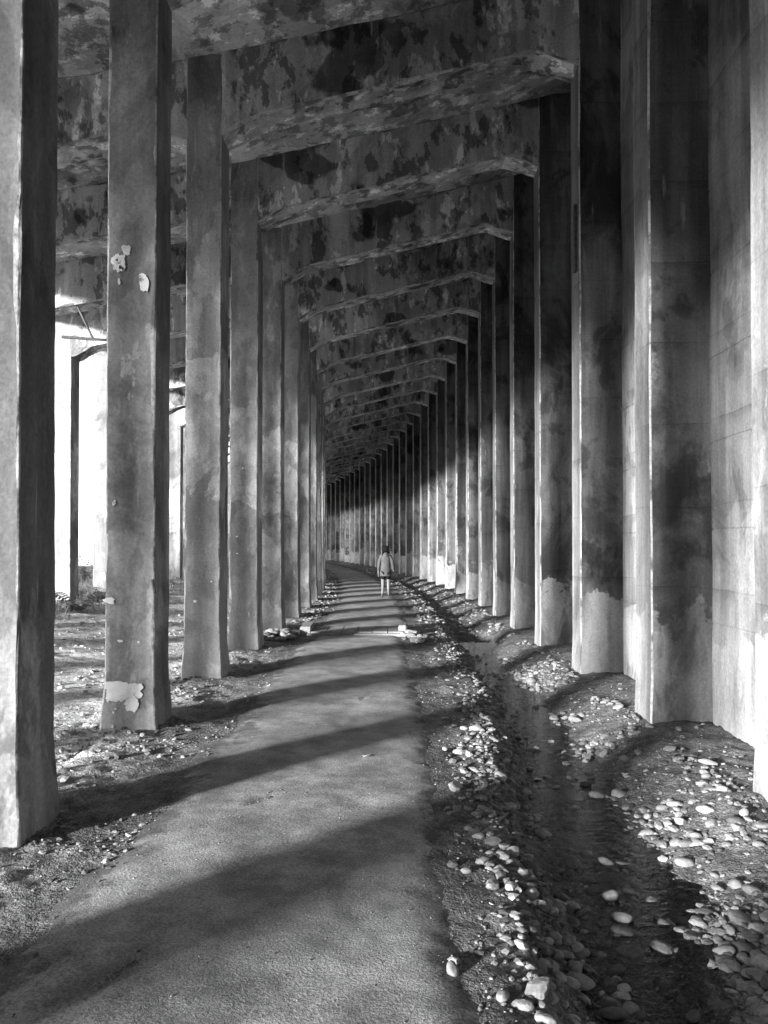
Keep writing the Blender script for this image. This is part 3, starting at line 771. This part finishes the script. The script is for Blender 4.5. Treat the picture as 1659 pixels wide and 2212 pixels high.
# tall unseen conifers down the slope, added to shade the far wall
def shade_conifer(u, s, H, seed):
    r_ = random.Random(seed); root = empty('shade_conifer', ground(u, s)-Vector((0, 0, .5)), r_.uniform(0, 6))
    n = 8; vv = []
    for j in range(9):
        t = j/8; rr = 0.45*(1-t)**.9+.02
        vv += [Vector((math.cos(i*math.pi/4)*rr, math.sin(i*math.pi/4)*rr, H*t)) for i in range(n)]
    ff = [(j*n+i, j*n+(i+1) % n, (j+1)*n+(i+1) % n, (j+1)*n+i) for j in range(8) for i in range(n)]
    obj('trunk', mesh('trunk', vv, ff), M['twig'], root)
    vv = []; ff = []
    for b_ in range(340):
        t = r_.uniform(.12, .99); z = H*t; L = (1-t)**.75*H*.14*r_.uniform(.6, 1.15)+.3; az = r_.uniform(0, 6.283)
        d = Vector((math.cos(az), math.sin(az), r_.uniform(-.45, -.05))).normalized(); sd = Vector((-math.sin(az), math.cos(az), 0))
        for q in range(12):
            p0 = Vector((0, 0, z))+d*L*r_.uniform(.1, 1); l = r_.uniform(.7, 1.4); a2 = r_.choice((-1, 1))*r_.uniform(.3, 1.2)
            dd = (d*math.cos(a2)+sd*math.sin(a2)+Vector((0, 0, r_.gauss(-.15, .25)))).normalized(); e = dd.cross(Vector((0, 0, 1))).normalized()*l*.2
            k = len(vv); vv += [p0-e, p0+e, p0+dd*l]; ff.append((k, k+1, k+2))
    obj('crown', mesh('crown', vv, ff), M['needles'], root)
    tag(root, 'tall dark evergreen out of view down the slope, added to shade the far wall', 'tree', 'unseen conifers added to shade the far wall')
M['needles'] = leaf_mat('needles', 0.04, 0.08)
for i in range(24):
    shade_conifer(-57-rnd.uniform(0, 9), -30+i*2.2+rnd.uniform(-.6, .6), rnd.uniform(36, 42), i)
# grass
vv = []; ff = []
for _ in range(9000):
    u, s = rnd.uniform(-12, -6), rnd.uniform(6, 40); p0 = ground(u, s) if rnd.random() < .02 else W(u, s, zg(u, s, False))
    a = rnd.uniform(0, 6.28); h = rnd.uniform(.1, .35); d = Vector((math.cos(a), math.sin(a), 0)); b = len(vv)
    vv += [p0-d*.006-Vector((0, 0, .03)), p0+d*.006-Vector((0, 0, .03)), p0+Vector((rnd.gauss(0, .1), rnd.gauss(0, .1), h))]; ff.append((b, b+1, b+2))
o = obj('grass', mesh('grass', vv, ff), M['grass']); tag(o, 'pale grass growing outside the outer columns', 'grass', kind='stuff')

# ------------------------------------------------------------------ litter on the ground
def twig(pts, r, label):
    bm = bmesh.new(); prev = None
    vv = []; ff = []
    for i, q in enumerate(pts):
        rr = r*(1-0.6*i/len(pts))
        for j in range(5):
            a = 2*math.pi*j/5; vv.append(Vector(q)+Vector((math.cos(a)*rr*.7, math.cos(a)*rr*.7, math.sin(a)*rr)))
    for i in range(len(pts)-1):
        for j in range(5): ff.append((i*5+j, i*5+(j+1) % 5, (i+1)*5+(j+1) % 5, (i+1)*5+j))
    bm.free()
    tag(obj('twig', mesh('twig', vv, ff), M['twig']), label, 'twig')
def twig_on(u0, s0, u1, s1, r, label):
    pts = []
    for i in range(9):
        t = i/8; u, s = u0+(u1-u0)*t, s0+(s1-s0)*t
        pts.append(W(u+.012*nz(t*5, u0*9), s+.012*nz(t*5, s0*7), max(height_at(u, s), -9)+r*1.2+0.006))
    twig(pts, r, label)
twig_on(0.42, 5.15, 0.66, 5.35, 0.007, 'short dry twig lying on bare soil beside the path')
twig_on(0.80, 3.35, 1.02, 3.05, 0.006, 'thin dry twig bridging the stones beside the stream')
def leaf(u, s, L, label, tilt=0.25):
    vv = []; ff = []; n = 7
    for i in range(n+1):
        t = i/n; ww = 0.3*L*math.sin(math.pi*(0.04+0.94*t))*(1+0.3*math.sin(t*17)); zc = 0.10*L*math.sin(t*3)
        vv += [Vector((-ww, (t-.5)*L, zc+.25*ww)), Vector((0, (t-.5)*L, zc)), Vector((ww, (t-.5)*L, zc+.35*ww))]
    for i in range(n):
        for j in (0, 1): ff.append((i*3+j, i*3+j+1, i*3+j+4, i*3+j+3))
    o = obj('fallen_leaf', mesh('fallen_leaf', vv, ff), M['leaf']); o.location = W(u, s, height_at(u, s)+0.004); o.rotation_euler = (tilt*0.3, 0, rnd.uniform(0, 6)); return o
u, s = ray_ground(790, 1640); tag(leaf(u, s, .085, ''), 'curled pale leaf lying alone on the path', 'leaf')
for (px, py, L) in ((1160, 1690, .09), (1440, 1995, .1), (1240, 1873, .08), (1545, 2095, .09), (1350, 1672, .08)):
    u, s = ray_ground(px, py); tag(leaf(u, s, L, ''), 'pale fallen leaf among the stones of the ditch', 'leaf', 'fallen leaves in the ditch')

# ------------------------------------------------------------------ the walker
def skin(name, pts, edges, mat, parent=None, sub=2, root=0):
    me = bpy.data.meshes.new(name); me.from_pydata([p[:3] for p in pts], edges, [])
    o = bpy.data.objects.new(name+'_tmp', me); C.objects.link(o)
    m = o.modifiers.new('skin', 'SKIN'); m.use_smooth_shade = True
    for i, v in enumerate(me.skin_vertices[0].data):
        v.radius = (pts[i][3], pts[i][4] if len(pts[i]) > 4 else pts[i][3]); v.use_root = (i == root)
    ms = o.modifiers.new('sub', 'SUBSURF'); ms.levels = sub; ms.render_levels = sub
    dg = bpy.context.evaluated_depsgraph_get(); dg.update()
    r = bpy.data.meshes.new_from_object(o.evaluated_get(dg)); r.name = name
    r.polygons.foreach_set('use_smooth', [True]*len(r.polygons))
    bpy.data.objects.remove(o)
    r.materials.clear(); r.materials.append(mat)
    return obj(name, r, mat, parent)
wu, wsn = -0.06, 23.5
wp = W(wu, wsn, zpath(wu, wsn))
walker = empty('person', wp, R(3)); walker.scale = (0.93,)*3
tag(walker, 'person walking away along the path in grey jacket and dark shorts', 'person')
P = [(0,0,.90,.125,.10),(0,.0,1.05,.11,.085),(0,.0,1.20,.13,.095),(0,-.01,1.33,.12,.08),(0,0,1.41,.05),(0,.02,1.47,.055),(0,.025,1.545,.078,.09),(0,.02,1.615,.06,.07)]
E = [(0,1),(1,2),(2,3),(3,4),(4,5),(5,6),(6,7)]
def add(p, frm): P.append(p); E.append((frm, len(P)-1)); return len(P)-1
for sg, elb, wr in ((-1, (-.215,-.03,1.10), (-.235,.03,.87)), (1, (.225,-.05,1.10), (.26,.02,.88))):
    a = add((sg*.155,-.005,1.345,.058), 3); b = add((*elb,.042), a); c = add((*wr,.028), b)
    palm = add((wr[0]+sg*.004, wr[1]+.02, wr[2]-.075,.034,.022), c)
    for q, ln in enumerate((.075,.085,.08,.062)):
        yb = wr[1]+.05-.02*q
        f1 = add((wr[0]+sg*.004, yb, wr[2]-.115,.0095), palm); f2 = add((wr[0]-sg*.004, yb+.006, wr[2]-.115-ln*.5,.0085), f1); add((wr[0]-sg*.018, yb+.01, wr[2]-.115-ln,.007), f2)
    t1 = add((wr[0]-sg*.008, wr[1]+.055, wr[2]-.065,.011), palm); add((wr[0]-sg*.014, wr[1]+.075, wr[2]-.105,.009), t1)
# legs: one planted, one trailing with the heel lifted
hl = add((-.088,0,.84,.085), 0); kl = add((-.092,.03,.47,.056), hl); cl_ = add((-.095,-.045,.33,.052), kl); al = add((-.115,-.13,.15,.034), cl_); add((-.115,-.04,.06,.032), al)
hr = add((.088,0,.84,.085), 0); kr = add((.092,.05,.47,.056), hr); cr = add((.088,.03,.32,.052), kr); ar = add((.085,.03,.09,.035), cr); add((.09,.14,.035,.032), ar)
body = skin('body', P, E, M['skin'], walker)
# jacket with sleeves
rings_ = [(.705,.190,.142,.0),(.72,.196,.146,.0),(.80,.190,.138,.0),(.92,.166,.122,.0),(1.05,.154,.114,.0),(1.20,.168,.118,-.005),(1.30,.178,.108,-.01),(1.365,.135,.088,-.01),(1.41,.075,.068,0),(1.455,.062,.058,.005)]
vv = []; ff = []; n_ = 28
for z, rx, ry, yo in rings_:
    for i in range(n_):
        a_ = 2*math.pi*i/n_; fold = 1+0.035*nz(math.cos(a_)*2.2, math.sin(a_)*2.2, z*5)
        vv.append(Vector((rx*fold*math.cos(a_), yo+ry*fold*math.sin(a_), z)))
for j in range(len(rings_)-1):
    for i in range(n_): ff.append((j*n_+i, j*n_+(i+1) % n_, (j+1)*n_+(i+1) % n_, (j+1)*n_+i))
jk = obj('jacket', mesh('jacket', vv, ff, True), M['jacket'], walker)
for sg, elb, wr in ((-1, (-.215,-.03,1.10), (-.235,.025,.885)), (1, (.225,-.05,1.10), (.258,.018,.895))):
    skin('sleeve', [(sg*.12,-.008,1.35,.06),(sg*.165,-.005,1.325,.075),(*elb,.06),(*wr,.046)], [(0,1),(1,2),(2,3)], M['jacket'], jk, root=1)
skin('hood', [(0,-.06,1.42,.075,.05),(0,-.09,1.36,.085,.045),(0,-.095,1.30,.05,.03)], [(0,1),(1,2)], M['jacket'], jk)
skin('shorts', [(0,0,.86,.140,.105),(-.082,0,.80,.074),(-.090,.008,.58,.086),(.082,0,.80,.074),(.090,.012,.58,.086)], [(0,1),(1,2),(0,3),(3,4)], M['shorts'], walker)
skin('hair', [(0,-.03,1.475,.078,.055),(0,-.012,1.56,.106,.098),(0,.01,1.635,.07,.075),(0,-.05,1.665,.045,.045),(0,-.07,1.70,.02)], [(0,1),(1,2),(2,3),(3,4)], M['hair'], walker, root=1)
for x in (-.03, .03):
    v, f = ICO[2]; o = obj('eye', mesh('eye', [q*.012 for q in v], f, True), M['hair'], walker); o.location = (x, .108, 1.55)
v, f = ICO[2]
o = obj('nose', mesh('nose', [Vector((q.x*.014, q.y*.022, q.z*.024)) for q in v], f, True), M['skin'], walker); o.location = (0, .115, 1.525)
o = obj('mouth', mesh('mouth', [Vector((q.x*.024, q.y*.008, q.z*.006)) for q in v], f, True), M['shorts'], walker); o.location = (0, .10, 1.485)
for x in (-.08, .08):
    o = obj('ear', mesh('ear', [Vector((q.x*.012, q.y*.022, q.z*.032)) for q in v], f, True), M['skin'], walker); o.location = (x, .02, 1.54)
skin('shoe', [(-.115,-.16,.155,.038),(-.115,-.10,.105,.045),(-.115,-.02,.045,.040),(-.115,.03,.024,.028)], [(0,1),(1,2),(2,3)], M['shoe'], walker)
skin('shoe', [(.086,0,.05,.046),(.088,.08,.04,.044),(.092,.17,.03,.034)], [(0,1),(1,2)], M['shoe'], walker)
